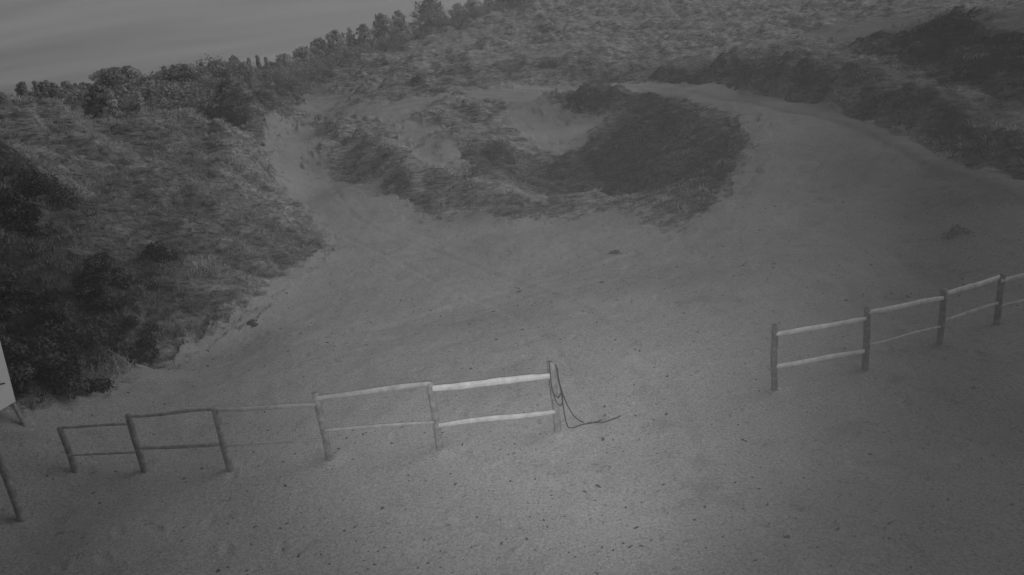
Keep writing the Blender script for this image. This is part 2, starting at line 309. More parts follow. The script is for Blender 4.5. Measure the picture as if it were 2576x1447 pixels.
def ground_mat():
    m = bpy.data.materials.new('dune_sand'); m.use_nodes = True; t = m.node_tree; b = t.nodes['Principled BSDF']
    b.inputs['Roughness'].default_value = .95; b.inputs['Specular IOR Level'].default_value = .05
    g = N(t, 'ShaderNodeNewGeometry')
    def noise(sc, det, ro, lo, hi, a, bb):
        z = N(t, 'ShaderNodeTexNoise'); t.links.new(g.outputs['Position'], z.inputs['Vector']); z.inputs['Scale'].default_value = sc; z.inputs['Detail'].default_value = det; z.inputs['Roughness'].default_value = ro
        r = N(t, 'ShaderNodeMapRange'); t.links.new(z.outputs[0], r.inputs[0]); r.inputs[1].default_value = lo; r.inputs[2].default_value = hi; r.inputs[3].default_value = a; r.inputs[4].default_value = bb
        return z, r
    _, big = noise(.35, 5, .6, .3, .7, .88, 1.1)
    zf, fine = noise(26, 4, .9, .3, .7, .55, 1.48)
    zc, crumb = noise(7, 3, .7, .60, .74, 1.0, .62)
    def mul(x, y):
        k = N(t, 'ShaderNodeMath', operation='MULTIPLY'); t.links.new(x, k.inputs[0])
        if isinstance(y, float): k.inputs[1].default_value = y
        else: t.links.new(y, k.inputs[1])
        return k.outputs[0]
    sand = mul(mul(mul(big.outputs[0], fine.outputs[0]), crumb.outputs[0]), .36)
    at = N(t, 'ShaderNodeAttribute', attribute_name='falloff_damp'); dm = N(t, 'ShaderNodeMapRange'); t.links.new(at.outputs['Fac'], dm.inputs[0]); dm.inputs[3].default_value = 1; dm.inputs[4].default_value = .34  # darkens sand for the painted side falloff as well as wet ruts
    sand = mul(sand, dm.outputs[0])
    def M(op, x, y=None, c=False):
        k = N(t, 'ShaderNodeMath', operation=op); k.use_clamp = c
        for q, w in enumerate((x, y)):
            if w is None: continue
            if isinstance(w, (float, int)): k.inputs[q].default_value = w
            else: t.links.new(w, k.inputs[q])
        return k.outputs[0]
    # turf: streaked mat of stems, moss and bare gaps, combed roughly along the prevailing wind
    mpp = N(t, 'ShaderNodeMapping'); t.links.new(g.outputs['Position'], mpp.inputs[0]); mpp.inputs['Rotation'].default_value = (0, .2, .35); mpp.inputs['Scale'].default_value = (1.7, 4.8, 9.5)
    st = N(t, 'ShaderNodeTexNoise'); t.links.new(mpp.outputs[0], st.inputs['Vector']); st.inputs['Scale'].default_value = 1.0; st.inputs['Detail'].default_value = 9; st.inputs['Roughness'].default_value = .78; st.inputs['Distortion'].default_value = .15
    sr = N(t, 'ShaderNodeMapRange'); t.links.new(st.outputs[0], sr.inputs[0]); sr.inputs[1].default_value = .35; sr.inputs[2].default_value = .65; sr.inputs[3].default_value = .05; sr.inputs[4].default_value = .46
    ak = N(t, 'ShaderNodeAttribute', attribute_name='dark'); turf = mul(sr.outputs[0], M('SUBTRACT', 1.3, mul(ak.outputs['Fac'], 1.17)))  # turf colour carries painted shade of slopes, scarp edge and hollows
    mp2 = N(t, 'ShaderNodeMapping'); t.links.new(g.outputs['Position'], mp2.inputs[0]); mp2.inputs['Scale'].default_value = (.45, 1.2, 2.6)
    s2 = N(t, 'ShaderNodeTexNoise'); t.links.new(mp2.outputs[0], s2.inputs['Vector']); s2.inputs['Detail'].default_value = 4; s2.inputs['Scale'].default_value = 1.0; s2.inputs['Roughness'].default_value = .6
    s2r = N(t, 'ShaderNodeMapRange'); t.links.new(s2.outputs[0], s2r.inputs[0]); s2r.inputs[1].default_value = .35; s2r.inputs[2].default_value = .65; s2r.inputs[3].default_value = .6; s2r.inputs[4].default_value = 1.45
    turf = mul(turf, s2r.outputs[0])
    av = N(t, 'ShaderNodeAttribute', attribute_name='growth')
    zb, _ = noise(2.6, 7, .75, 0, 1, 0, 1)
    fac = M('MULTIPLY', M('SUBTRACT', M('ADD', av.outputs['Fac'], M('MULTIPLY', M('SUBTRACT', zb.outputs[0], .5), 2.0)), .24), 2.6, True)
    mx = N(t, 'ShaderNodeMix', data_type='FLOAT'); t.links.new(fac, mx.inputs[0]); t.links.new(sand, mx.inputs[2]); t.links.new(turf, mx.inputs[3])
    b0 = N(t, 'ShaderNodeBump'); b0.inputs['Distance'].default_value = .24; t.links.new(M('MULTIPLY', fac, .85), b0.inputs['Strength']); t.links.new(st.outputs[0], b0.inputs['Height'])
    t.links.new(mx.outputs[0], b.inputs['Base Color'])
    b1 = N(t, 'ShaderNodeBump'); b1.inputs['Strength'].default_value = .55; b1.inputs['Distance'].default_value = .03; t.links.new(zc.outputs[0], b1.inputs['Height']); t.links.new(b0.outputs[0], b1.inputs['Normal'])
    b2 = N(t, 'ShaderNodeBump'); b2.inputs['Strength'].default_value = .8; b2.inputs['Distance'].default_value = .02; t.links.new(zf.outputs[0], b2.inputs['Height']); t.links.new(b1.outputs[0], b2.inputs['Normal'])
    t.links.new(b2.outputs[0], b.inputs['Normal'])
    return m
M_GROUND = ground_mat()
M_GRASS = leafmat('marram_blades', .03, .74, .3)
M_SHRUB = leafmat('shrub_leaves', .035, .36)
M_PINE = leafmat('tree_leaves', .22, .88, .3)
M_BARK = mat('bark', .07, .95, 8, .4)
M_POST = mat('weathered_post', .24, .9, 9, .45, .5, 25)
M_POSTR = mat('dark_rough_post', .13, .9, 9, .5, .5, 25)
M_POSTD = mat('dark_weathered_post', .17, .9, 9, .5, .5, 25)
M_RAIL = mat('pale_split_rail', .50, .8, 7, .28, .4, 30)
M_RAILM = mat('grey_split_rail', .38, .85, 7, .3, .4, 30)
M_RAILD = mat('dark_split_rail', .32, .9, 7, .4, .4, 30)
M_ROPE = mat('tarred_rope', .05, .9)
M_BOARD = mat('painted_board', .50, .7, 3, .08)
M_DARK = mat('dark_metal', .03, .6)
M_TWIG = mat('dry_debris', .08, .95)

# ------------------------------------------------------------------ object helpers
def tag(o, label=None, cat=None, group=None, kind=None):
    if label: o['label'] = label
    if cat: o['category'] = cat
    if group: o['group'] = group
    if kind: o['kind'] = kind
    return o
def thing(name, loc, label, cat, group=None):
    o = bpy.data.objects.new(name, None); COL.objects.link(o); o.location = loc; o.empty_display_size = .2
    return tag(o, label, cat, group)
def mesh_np(name, V, F, m, parent=None, tone=None, smooth=False, attrs=None):
    V = np.asarray(V, np.float32); F = np.asarray(F, np.int32); k = F.shape[1]
    me = bpy.data.meshes.new(name); me.vertices.add(len(V)); me.vertices.foreach_set('co', V.ravel())
    me.loops.add(F.size); me.loops.foreach_set('vertex_index', F.ravel())
    me.polygons.add(len(F)); me.polygons.foreach_set('loop_start', np.arange(0, F.size, k, dtype=np.int32)); me.polygons.foreach_set('loop_total', np.full(len(F), k, np.int32))
    if smooth: me.polygons.foreach_set('use_smooth', np.ones(len(F), bool))
    A = dict(attrs or {})
    if tone is not None: A['tone'] = tone
    for q, arr in A.items():
        at = me.attributes.new(q, 'FLOAT', 'POINT'); at.data.foreach_set('value', np.asarray(arr, np.float32))
    me.materials.append(m); me.update(calc_edges=True); me.validate()
    o = bpy.data.objects.new(name, me); COL.objects.link(o)
    if parent: o.parent = parent
    return o
def tube(path, rad, sides=8, cap=True, wob=0.0, flat=1.0, fdir=None):
    """tapered tube along a path; flat < 1 squashes it across its side direction"""
    path = np.asarray(path, float); m = len(path); rad = np.broadcast_to(np.asarray(rad, float), (m,))
    V = []; F = []
    for i in range(m):
        t = path[min(i + 1, m - 1)] - path[max(i - 1, 0)]; t /= np.linalg.norm(t) + 1e-9
        up = np.array([0, 0, 1.0]) if abs(t[2]) < .9 else np.array([0, 1.0, 0])
        a = np.cross(t, up); a /= np.linalg.norm(a); b = np.cross(a, t)
        for j in range(sides):
            q = 2 * math.pi * j / sides + .2; w = 1 + wob * (random.random() - .5)
            V.append(path[i] + rad[i] * w * (a * math.cos(q) * flat + b * math.sin(q)))
    for i in range(m - 1):
        for j in range(sides):
            a0 = i * sides + j; a1 = i * sides + (j + 1) % sides
            F.append((a0, a1, a1 + sides, a0 + sides))
    if cap:
        for s, i in ((0, 0), (1, m - 1)):
            V.append(path[i]); c = len(V) - 1
            for j in range(sides):
                a0 = i * sides + j; a1 = i * sides + (j + 1) % sides
                F.append((a0, a1, c, c) if s else (a1, a0, c, c))
    return V, F
def mesh_py(name, V, F, m, parent=None, smooth=False):
    me = bpy.data.meshes.new(name); me.from_pydata([tuple(v) for v in V], [], [tuple(dict.fromkeys(f)) for f in F]); me.materials.append(m); me.update()
    if smooth: me.polygons.foreach_set('use_smooth', np.ones(len(me.polygons), bool))
    o = bpy.data.objects.new(name, me); COL.objects.link(o)
    if parent: o.parent = parent
    return o

# ------------------------------------------------------------------ the ground
def build_ground():
    az = np.concatenate([np.linspace(-math.pi, -.95, 40)[:-1], np.linspace(-.95, -.72, 60)[:-1], np.linspace(-.72, .72, 1150), np.linspace(.72, .95, 60)[1:], np.linspace(.95, math.pi, 40)[1:-1]])
    rr = np.concatenate([np.exp(np.linspace(math.log(.6), math.log(6), 40))[:-1], np.exp(np.linspace(math.log(6), math.log(140), 760)), np.exp(np.linspace(math.log(140), math.log(265), 50))[1:]])
    na, nr = len(az), len(rr); A, R_ = np.meshgrid(az, rr)
    X = (R_ * np.sin(A)).ravel(); Y = (R_ * np.cos(A)).ravel()
    den, dark = vegfield(X, Y); Z = ground(X, Y, den, dark)
    i = np.arange(nr - 1)[:, None] * na; j = np.arange(na)[None, :]; j2 = (j + 1) % na
    F = np.stack([i + j, i + j2, i + na + j2, i + na + j], -1).reshape(-1, 4)[:, ::-1]
    V = np.stack([X, Y, Z], 1)
    # damp, coarser sand and old wheel ruts; light falloff painted in towards both sides
    r = np.hypot(X, Y); a = np.arctan2(X, Y)
    falloff_damp = np.clip((a - .16) / .4, 0, 1) * .8 + np.clip((-a - .30) / .4, 0, 1) * np.clip((22 - r) / 6, 0, 1) * .55
    falloff_damp = falloff_damp + .22 * np.exp(-((trackdist(X, Y) - .8) / .25) ** 2)
    falloff_damp = falloff_damp + .25 * np.clip(fbm(X, Y, 3.5, 4, 91) , 0, 1) + .5 * np.clip(fbm(X, Y, .5, 2, 92) - .45, 0, 1)
    o = mesh_np('sand_ground', V, F, M_GROUND, None, None, True, {'growth': np.clip(den * 1.05, 0, 1) * .95, 'falloff_damp': np.clip(falloff_damp, 0, 1), 'dark': np.clip(dark, 0, 1)})
    tag(o, kind='structure')
    c = mesh_np('sand_apron', [(x * .62, y * .62, -.004) for x, y in [(math.cos(q * math.pi / 12), math.sin(q * math.pi / 12)) for q in range(24)]] , [list(range(24))], M_GROUND); tag(c, kind='structure')
build_ground()

# ------------------------------------------------------------------ grass (stuff)
def blades(P, hgt, reach, wid, tone, nseg=2, droop=None):
    """P (n,3) roots; reach (n,2) horizontal run of the blade in metres; the tip droops below the crown of the arc"""
    n_ = len(P); q = RNG.uniform(0, 2 * math.pi, n_); sx = np.cos(q) * wid * .5; sy = np.sin(q) * wid * .5
    droop = np.zeros(n_) if droop is None else droop; lv = []
    for t, w, hz in (((0, 1, 0), (.42, .9, .86), (.75, .6, 1.0)) if nseg == 2 else ((0, 1, 0),)):
        cx = P[:, 0] + reach[:, 0] * t; cy = P[:, 1] + reach[:, 1] * t; cz = P[:, 2] + hgt * hz
        lv.append(np.stack([cx - sx * w, cy - sy * w, cz], 1)); lv.append(np.stack([cx + sx * w, cy + sy * w, cz], 1))
    lv.append(np.stack([P[:, 0] + reach[:, 0], P[:, 1] + reach[:, 1], P[:, 2] + hgt * (1 - droop)], 1))
    m = len(lv); V = np.stack(lv, 1).reshape(-1, 3); b = np.arange(n_) * m; T = []
    for k in range(0, m - 3, 2): T += [np.stack([b+k, b+k+1, b+k+3], 1), np.stack([b+k, b+k+3, b+k+2], 1)]
    T.append(np.stack([b+m-3, b+m-2, b+m-1], 1)); return V, np.concatenate(T), np.repeat(tone, m)
def grass(name, label, r0, r1, per_m2, nb, hh, ww, amin, amax, mask, nseg=2, spread=.12, tonebias=0.0):
    area = (amax - amin) * .5 * (r1 * r1 - r0 * r0); cnt = int(area * per_m2)
    a = RNG.uniform(amin, amax, cnt); r = np.sqrt(RNG.uniform(r0 * r0, r1 * r1, cnt)); x, y = r * np.sin(a), r * np.cos(a)
    den, dark = vegfield(x, y)
    clump = np.clip(.7 + 1.6 * fbm(x, y, 1.1, 2, 66), .2, 1) if r1 < 70 else np.clip(.65 + 1.8 * fbm(x, y, 2.6, 2, 66), .1, 1)
    keep = RNG.uniform(0, 1, cnt) < np.clip(den * mask(x, y, den, dark) * clump, 0, 1)
    x, y, den, dark = x[keep], y[keep], den[keep], dark[keep]
    if not len(x): return
    z = ground(x, y, den, dark)
    lump = np.abs(fbm(x + .8 * fbm(x, y, 1.5, 2, 17), y, 4.2, 3, 15)); keep = RNG.uniform(0, 1, len(x)) < np.clip(.35 + 4 * lump, 0, 1); x, y, z, den, dark = x[keep], y[keep], z[keep], den[keep], dark[keep]
    m = len(x); patch = np.clip(.5 + .8 * fbm(x, y, 2.2, 3, 77), 0, 1)
    size = RNG.uniform(.6, 1.25, m) * (.7 + .5 * patch)
    tt = np.clip(.72 - .62 * dark + .40 * (patch - .5) + RNG.normal(0, .10, m) + tonebias, 0, 1)  # blade tone follows the same painted shade
    wind = np.stack([.10 + 0 * x, -.05 + 0 * x], 1) + .10 * np.stack([fbm(x, y, 3, 2, 81), fbm(x, y, 3, 2, 82)], 1)
    idx = np.repeat(np.arange(m), nb); k = len(idx)
    q = RNG.uniform(0, 2 * math.pi, k); s = np.sqrt(RNG.uniform(0, 1, k)) * spread * size[idx]
    P = np.stack([x[idx] + s * np.cos(q), y[idx] + s * np.sin(q), z[idx] - .05], 1)
    h = hh * size[idx] * RNG.uniform(.5, 1.1, k)
    reach = (wind[idx] + np.stack([np.cos(q), np.sin(q)], 1) * RNG.uniform(.15, .95, k)[:, None]) * (hh / .32 * size[idx] * .50)[:, None]
    V, T, to = blades(P, h, reach, ww * RNG.uniform(.7, 1.3, k), np.clip(tt[idx] + RNG.normal(0, .07, k), 0, 1), nseg, RNG.uniform(.1, .75, k))
    print(name, m, 'tufts', len(T), 'tris')
    o = mesh_np(name, V, T, M_GRASS, None, to); tag(o, label, 'grass', kind='stuff')
azL = math.radians(-46)
grass('marram_grass', 'thick marram grass over the near face of the left dune', 12.5, 33, 24, 18, .17, .018, azL, -.20, lambda x, y, d, k: (d > .03) * 1.0)
grass('marram_grass', 'marram grass on the crater lip and the near end of the right bank', 14, 36, 20, 15, .14, .019, -.25, math.radians(46), lambda x, y, d, k: (d > .12) * np.clip(d * 1.1, 0, 1))
grass('marram_grass', 'marram grass on the crater walls and the bank behind the track', 36, 62, 10, 10, .15, .028, -.25, math.radians(46), lambda x, y, d, k: (d > .12) * np.clip(d * 1.1, 0, 1), 2, .18)
grass('marram_grass', 'shaggy grass on top of the left dune and along the valley side', 33, 62, 12, 11, .20, .028, azL, -.25, lambda x, y, d, k: (d > .12) * 1.0, 2, .16)
grass('hillside_grass', 'thin pale tufts over the far hillside', 60, 175, 4, 6, .18, .07, azL, math.radians(44), lambda x, y, d, k: d, 1, .5, .15)
grass('sand_sedge', 'sparse short shoots scattered over the open sand', 8.0, 40, 4.5, 6, .07, .012, azL, math.radians(44), lambda x, y, d, k: (1 / np.maximum(d, .02)) * (d < .2) * np.clip(.02 + 1.6 * np.clip(fbm(x, y, 3, 3, 55) - .12 + np.clip((np.arctan2(x, y) - .3), 0, .4), 0, 1), 0, 1), 1, .10)

# ------------------------------------------------------------------ debris on the sand (stuff)
def debris():
    Vs = []; Fs = []; o_ = 0
    cnt = 9000; a = RNG.uniform(azL, math.radians(44), cnt); r = 6.5 * np.exp(RNG.uniform(0, 1.7, cnt)); x, y = r * np.sin(a), r * np.cos(a)
    den, dark = vegfield(x, y); k = den < .2; x, y, r, a = x[k], y[k], r[k], a[k]
    z = ground(x, y)
    for X, Y, Z, R1, A1 in zip(x, y, z, r, a):
        s = min(.03, random.lognormvariate(-4.85, .5)) * (1.0 if R1 < 16 else 1.4)
        q = random.uniform(0, math.pi); el = random.uniform(1.0, 2.6)
        for i in range(6):
            t = i * math.pi / 3; rr = s * random.uniform(.7, 1.25)
            px, py = rr * el * math.cos(t), rr * math.sin(t)
            Vs.append((X + px * math.cos(q) - py * math.sin(q), Y + px * math.sin(q) + py * math.cos(q), Z - .006))
        Vs.append((X, Y, Z + s * random.uniform(.5, 1.1)))
        for i in range(6): Fs.append((o_ + i, o_ + (i + 1) % 6, o_ + 6))
        o_ += 7
    o = mesh_np('beach_debris', Vs, Fs, M_TWIG); tag(o, 'small dark pebbles, shells and weed crumbs strewn over the sand', 'debris', kind='stuff')
debris()

# ------------------------------------------------------------------ fences
def make_post(parent, xy, ztop, rad, m, lean=(0, 0)):
    z0 = gz(*xy); zs = np.linspace(z0 - .25, ztop, 9); b = (random.uniform(-.02, .02), random.uniform(-.02, .02)); pts = []
    for i, z in enumerate(zs):
        t = i / 8; pts.append((xy[0] - parent.location.x + lean[0] * t + b[0] * math.sin(t * 3.1), xy[1] - parent.location.y + lean[1] * t + b[1] * math.sin(t * 3.1), z - parent.location.z))
    V, F = tube(pts, [rad * k for k in (1.08, 1.06, 1.03, 1.0, 1.0, .98, .97, .95, .88)], 10, True, .16)
    return mesh_py('post', V, F, m, parent, True)
def make_rail(parent, A, B, hgt, m):
    A = np.array(A) - np.array(parent.location); B = np.array(B) - np.array(parent.location); k = 13; pts = []
    s1, s2 = random.uniform(-.016, .016), random.uniform(-.012, .012)
    for i in range(k):
        t = i / (k - 1); p = A + (B - A) * t; p[2] += s1 * math.sin(t * math.pi) + s2 * math.sin(t * 6.3); pts.append(p)
    rad = [hgt * .42 * (.86 + .18 * math.sin(math.pi * i / (k - 1)) + random.uniform(-.05, .05)) for i in range(k)]
    V, F = tube(pts, rad, 8, True, .12, .5); return mesh_py('rail', V, F, m, parent)
def fence(label, posts, rails, group):
    p0 = posts[0]; b0 = PZ(*p0[1], 0); root = thing('wooden_fence', (b0[0], b0[1], gz(b0[0], b0[1])), label, 'fence', group)
    XY = []
    for t, b, rad, m in posts:
        g = ghit(*b); XY.append(g[:2]); zt = zat(*t, g[:2]); make_post(root, g[:2], zt, rad, m)
        bpy.context.view_layer.update()
    for i, (a, b, h, m) in rails:
        P, Q = XY[i], XY[i + 1]; d = np.array(Q) - np.array(P); L = np.linalg.norm(d); nrm = np.array([d[1], -d[0]]) / L
        if np.dot(nrm, np.array(P)) > 0: nrm = -nrm            # rails on the side that faces the camera
        def at(px):
            r = ray(*px); M2 = np.array([[r[0], -d[0]], [r[1], -d[1]]]); P2 = np.array(P) + nrm * .03
            s = np.linalg.solve(M2, P2); return (r[0] * s[0], r[1] * s[0], CAM_H + r[2] * s[0])
        make_rail(root, at(a), at(b), h, m)
    return root, XY
LP = [((-10,1118),(55,1310),0.053,M_POSTD),((155,1075),(190,1195),0.050,M_POSTD),((325,1042),(367,1190),0.053,M_POSTD),((540,1025),(582,1182),0.058,M_POST),((790,990),(828,1160),0.055,M_POST),((1082,962),(1108,1135),0.062,M_POST),((1383,912),(1403,1085),0.058,M_POST)]
LR = [(5,((1088,978),(1384,946),.135,M_RAIL)),(5,((1104,1071),(1398,1036),.105,M_RAIL)),(4,((795,1003),(1084,965),.10,M_RAILM)),(4,((812,1084),(1096,1062),.06,M_RAILM)),
      (3,((548,1032),(794,1018),.08,M_RAILM)),(3,((562,1122),(812,1106),.05,M_RAILM)),(2,((328,1048),(544,1029),.07,M_RAILD)),(2,((350,1127),(562,1118),.08,M_RAILD)),
      (1,((158,1076),(330,1067),.06,M_RAILD)),(1,((172,1146),(350,1138),.05,M_RAILD))]
fl, XYL = fence('long post and rail fence in the foreground with a rope hanging on its end post', LP, LR, 'post and rail fences')
RP = [((1948,817),(1950,982),0.050,M_POSTR),((2180,773),(2175,930),0.057,M_POSTR),((2378,728),(2363,868),0.057,M_POSTR),((2515,688),(2510,820),0.057,M_POSTR),((2665,655),(2662,785),0.057,M_POSTR)]
RR = [(0,((1952,841),(2178,802),.105,M_RAIL)),(0,((1952,922),(2174,884),.10,M_RAIL)),(1,((2184,786),(2372,750),.115,M_RAIL)),(1,((2180,869),(2366,822),.055,M_RAILM)),
      (2,((2382,739),(2514,697),.12,M_RAIL)),(2,((2374,808),(2510,763),.085,M_RAILM)),(3,((2519,707),(2660,680),.12,M_RAIL)),(3,((2515,771),(2660,738),.08,M_RAILM))]
fr, XYR = fence('post and rail fence climbing out of view at the right edge', RP, RR, 'post and rail fences')

# rope hung over the end post
def rope():
    xy = XYL[-1]; D = math.hypot(*xy); Z = gz(*xy)
    root = thing('rope', (xy[0], xy[1], Z), 'dark rope looped over the fence end post and trailing across the sand', 'rope')
    def onpost(u, v, off=-.09): return np.array(PD(u, v, D + off))
    def onsand(u, v): g = ghit(u, v); return np.array((g[0], g[1], g[2] + .015))
    def smoothp(P, k=8):
        P = [np.array(p) for p in P]; out = []
        for i in range(len(P) - 1):
            a = P[max(i-1, 0)]; b = P[i]; c = P[i+1]; d = P[min(i+2, len(P)-1)]
            for j in range(k):
                t = j / k; out.append(.5 * ((2*b) + (c-a)*t + (2*a-5*b+4*c-d)*t*t + (3*b-a-3*c+d)*t**3))
        out.append(P[-1]); return out
    S1 = [onpost(1382,914), onpost(1384,940), onpost(1387,968), onpost(1392,990), onpost(1398,1008), onpost(1404,1017), onpost(1411,1020), onpost(1415,1013), onpost(1415,998), onpost(1411,982,-.1), onpost(1405,955,-.1), onpost(1402,936,-.1), onpost(1398,918)]
    S2 = [onpost(1402,926,-.11), onpost(1405,950,-.12), onpost(1411,975,-.13), onpost(1420,1002,-.16), onpost(1433,1030,-.18), onpost(1447,1050,-.15), onsand(1466,1069), onsand(1490,1070), onsand(1520,1064), onsand(1545,1061), onsand(1562,1053)]
    S3 = [onpost(1390,988,-.12), onpost(1400,998,-.12), onpost(1406,1000,-.12), onpost(1412,990,-.12), onpost(1416,1015,-.12), onpost(1420,1040,-.12), onpost(1424,1062,-.1), onsand(1431,1079), onsand(1445,1080), onsand(1465,1074), onsand(1492,1071), onsand(1515,1064)]
    off = np.array([xy[0], xy[1], Z])
    for Sx in (S1, S2, S3):
        V, F = tube([p - off for p in smoothp(Sx)], .0085, 6); mesh_py('rope_strand', V, F, M_ROPE, root, True)
rope()

# ------------------------------------------------------------------ board at the left edge
def board():
    foot = ghit(68, 1072); cz = foot[2] + .48
    cor = np.array(PZ(37, 1010, cz)); lef = np.array(PZ(-2, 1033, cz)); d = lef - cor; d /= np.linalg.norm(d)
    root = thing('notice_board', foot, 'pale board on a leaning leg cut off by the left edge', 'board'); o = np.array(foot)
    top = np.array(PD(-12, 820, math.hypot(cor[0], cor[1]) + .05)); up = top - cor
    nrm = np.cross(d, up); nrm /= np.linalg.norm(nrm); nrm *= (.02 if np.dot(nrm, -cor) > 0 else -.02)
    w = d * 1.5
    c8 = [cor, cor + w, cor + w + up, cor + up]; V = [c + nrm - o for c in c8] + [c - nrm - o for c in c8]
    F = [(0,1,2,3),(7,6,5,4),(0,4,5,1),(1,5,6,2),(2,6,7,3),(3,7,4,0)]; mesh_py('panel', V, F, M_BOARD, root)
    for s in (0, 1):
        A = cor + w * s * .9 - nrm * 2.6; V, F = tube([np.array(foot) + w * s * .9 - o - np.array([0, 0, .2]), A - o, A + up - o], [.035, .033, .03], 8); mesh_py('leg', V, F, M_POST, root)
    for k in (.3, .62):
        b = cor + up * k + d * .17 + nrm * 1.2; V, F = tube([b - d * .05 - up * .012 - o, b + d * .05 + up * .01 - o], .012, 6); mesh_py('bracket', V, F, M_DARK, root)
board()

# ------------------------------------------------------------------ trees and shrubs
def leaf_cloud(clumps, per, leaf, flatz=.8):
    """many small leaf faces scattered on and in each clump; clumps = (cx,cy,cz,r,tone)"""
    Cc = np.array(clumps); idx = np.repeat(np.arange(len(Cc)), per); k = len(idx)
    d = RNG.normal(0, 1, (k, 3)); d /= np.linalg.norm(d, axis=1)[:, None]; rad = Cc[idx, 3] * RNG.uniform(.35, 1.12, k) ** .6
    P = Cc[idx, :3] + d * rad[:, None] * np.array([1, 1, flatz])
    a = RNG.normal(0, 1, (k, 3)); a /= np.linalg.norm(a, axis=1)[:, None]; b = np.cross(a, d); b /= np.linalg.norm(b, axis=1)[:, None] + 1e-6
    s = leaf * RNG.uniform(.5, 1.4, k)[:, None]
    V = np.stack([P - a * s, P + b * s * .7, P + a * s, P - b * s * .7], 1).reshape(-1, 3); F = np.arange(k * 4).reshape(-1, 4)
    tone = np.clip(Cc[idx, 4] + RNG.normal(0, .07, k), 0, 1)
    return V, F, np.repeat(tone, 4)
def tree(u, v, d, wpx, kind, label, tone=.55, name='tree'):
    r = ray(u, v); x, y = r[0] * d, r[1] * d; g = gz(x, y); H = max(CAM_H + r[2] * d - g, 1.0); W = wpx * d / FPX * .5 * ((1.6 if u < 560 else 1.35) * (1.1 if kind == 'cone' else 1))
    nm = {'pine': 'pine_tree', 'cone': 'conifer', 'round': 'broadleaf_tree', 'spire': 'conifer'}[kind]
    root = thing(nm, (x, y, g - .05), label, 'tree', 'trees along the skyline')
    cl = []; limbs = []
    c0 = {'pine': .14, 'cone': .02, 'round': .04, 'spire': .1}[kind]
    nl = max(10, int(H * 3.2))
    for i in range(nl):
        t = (i + .5) / nl; zz = H * (c0 + (1 - c0) * t)
        pr = {'pine': math.sin(math.pi * (.22 + .74 * t)) * (1 - .12 * t), 'cone': (1 - t) ** .8 * .95 + .06, 'round': (1 - t ** 2.3) ** .62 * (.8 + .2 * min(1, t * 4)), 'spire': (1 - t) ** .6 * .85 + .12}[kind]
        rr_ = W * pr; m = max(3, int(4 + 6 * rr_ / max(W, .3)))
        q0 = random.uniform(0, 6.28)
        for j in range(m):
            q = q0 + 6.283 * j / m + random.uniform(-.4, .4); f = random.uniform(.35, 1.0); cr_ = max(.16, W * random.uniform(.13, .27) * (.6 + .5 * pr))
            dist = max(0, rr_ * f - cr_ * .3)
            c = (dist * math.cos(q), dist * math.sin(q), min(zz + random.uniform(-.06, .05) * H - (.12 * dist if kind == 'cone' else -.1 * dist), H - cr_ * .5))
            cl.append((*c, cr_, np.clip(tone + random.uniform(-.2, .2), 0, 1)))
            if j % 2 == 0 and i % 2 == 0: limbs.append((zz * .85, c))
    cl.append((0, 0, H * .97 - .1, max(.12, W * .12), tone))
    for i in range(int(5 + W * 5)):                        # ragged leading shoots that break up the outline
        b = random.choice(cl[len(cl) // 3:]) if len(cl) > 6 else cl[-1]; L = random.uniform(.15, .5) * (.6 + .25 * W)
        for j in range(4): cl.append((b[0] * 1.05, b[1] * 1.05, min(b[2] + b[3] * .6 + L * j / 4, H), (.12 - .025 * j), tone))
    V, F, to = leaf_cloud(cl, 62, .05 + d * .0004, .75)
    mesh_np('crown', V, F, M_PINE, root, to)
    bx_, by_ = random.uniform(-.2, .2), random.uniform(-.2, .2)
    V, F = tube([(0, 0, -.3), (bx_ * .3, by_ * .3, H * .3), (bx_, by_, H * .6), (bx_ * .5, by_ * .5, H * .93)], [.05 * H ** .8 * .5, .04 * H ** .8 * .5, .025 * H ** .8 * .5, .01], 8)
    for z0, c in limbs:
        v1, f1 = tube([(bx_ * .5, by_ * .5, z0), (c[0] * .5, c[1] * .5, (z0 + c[2]) * .5 + .05), c], [.035, .025, .01], 5); k = len(V); V += v1; F += [tuple(a + k for a in f) for f in f1]
    mesh_py('trunk', V, F, M_BARK, root)
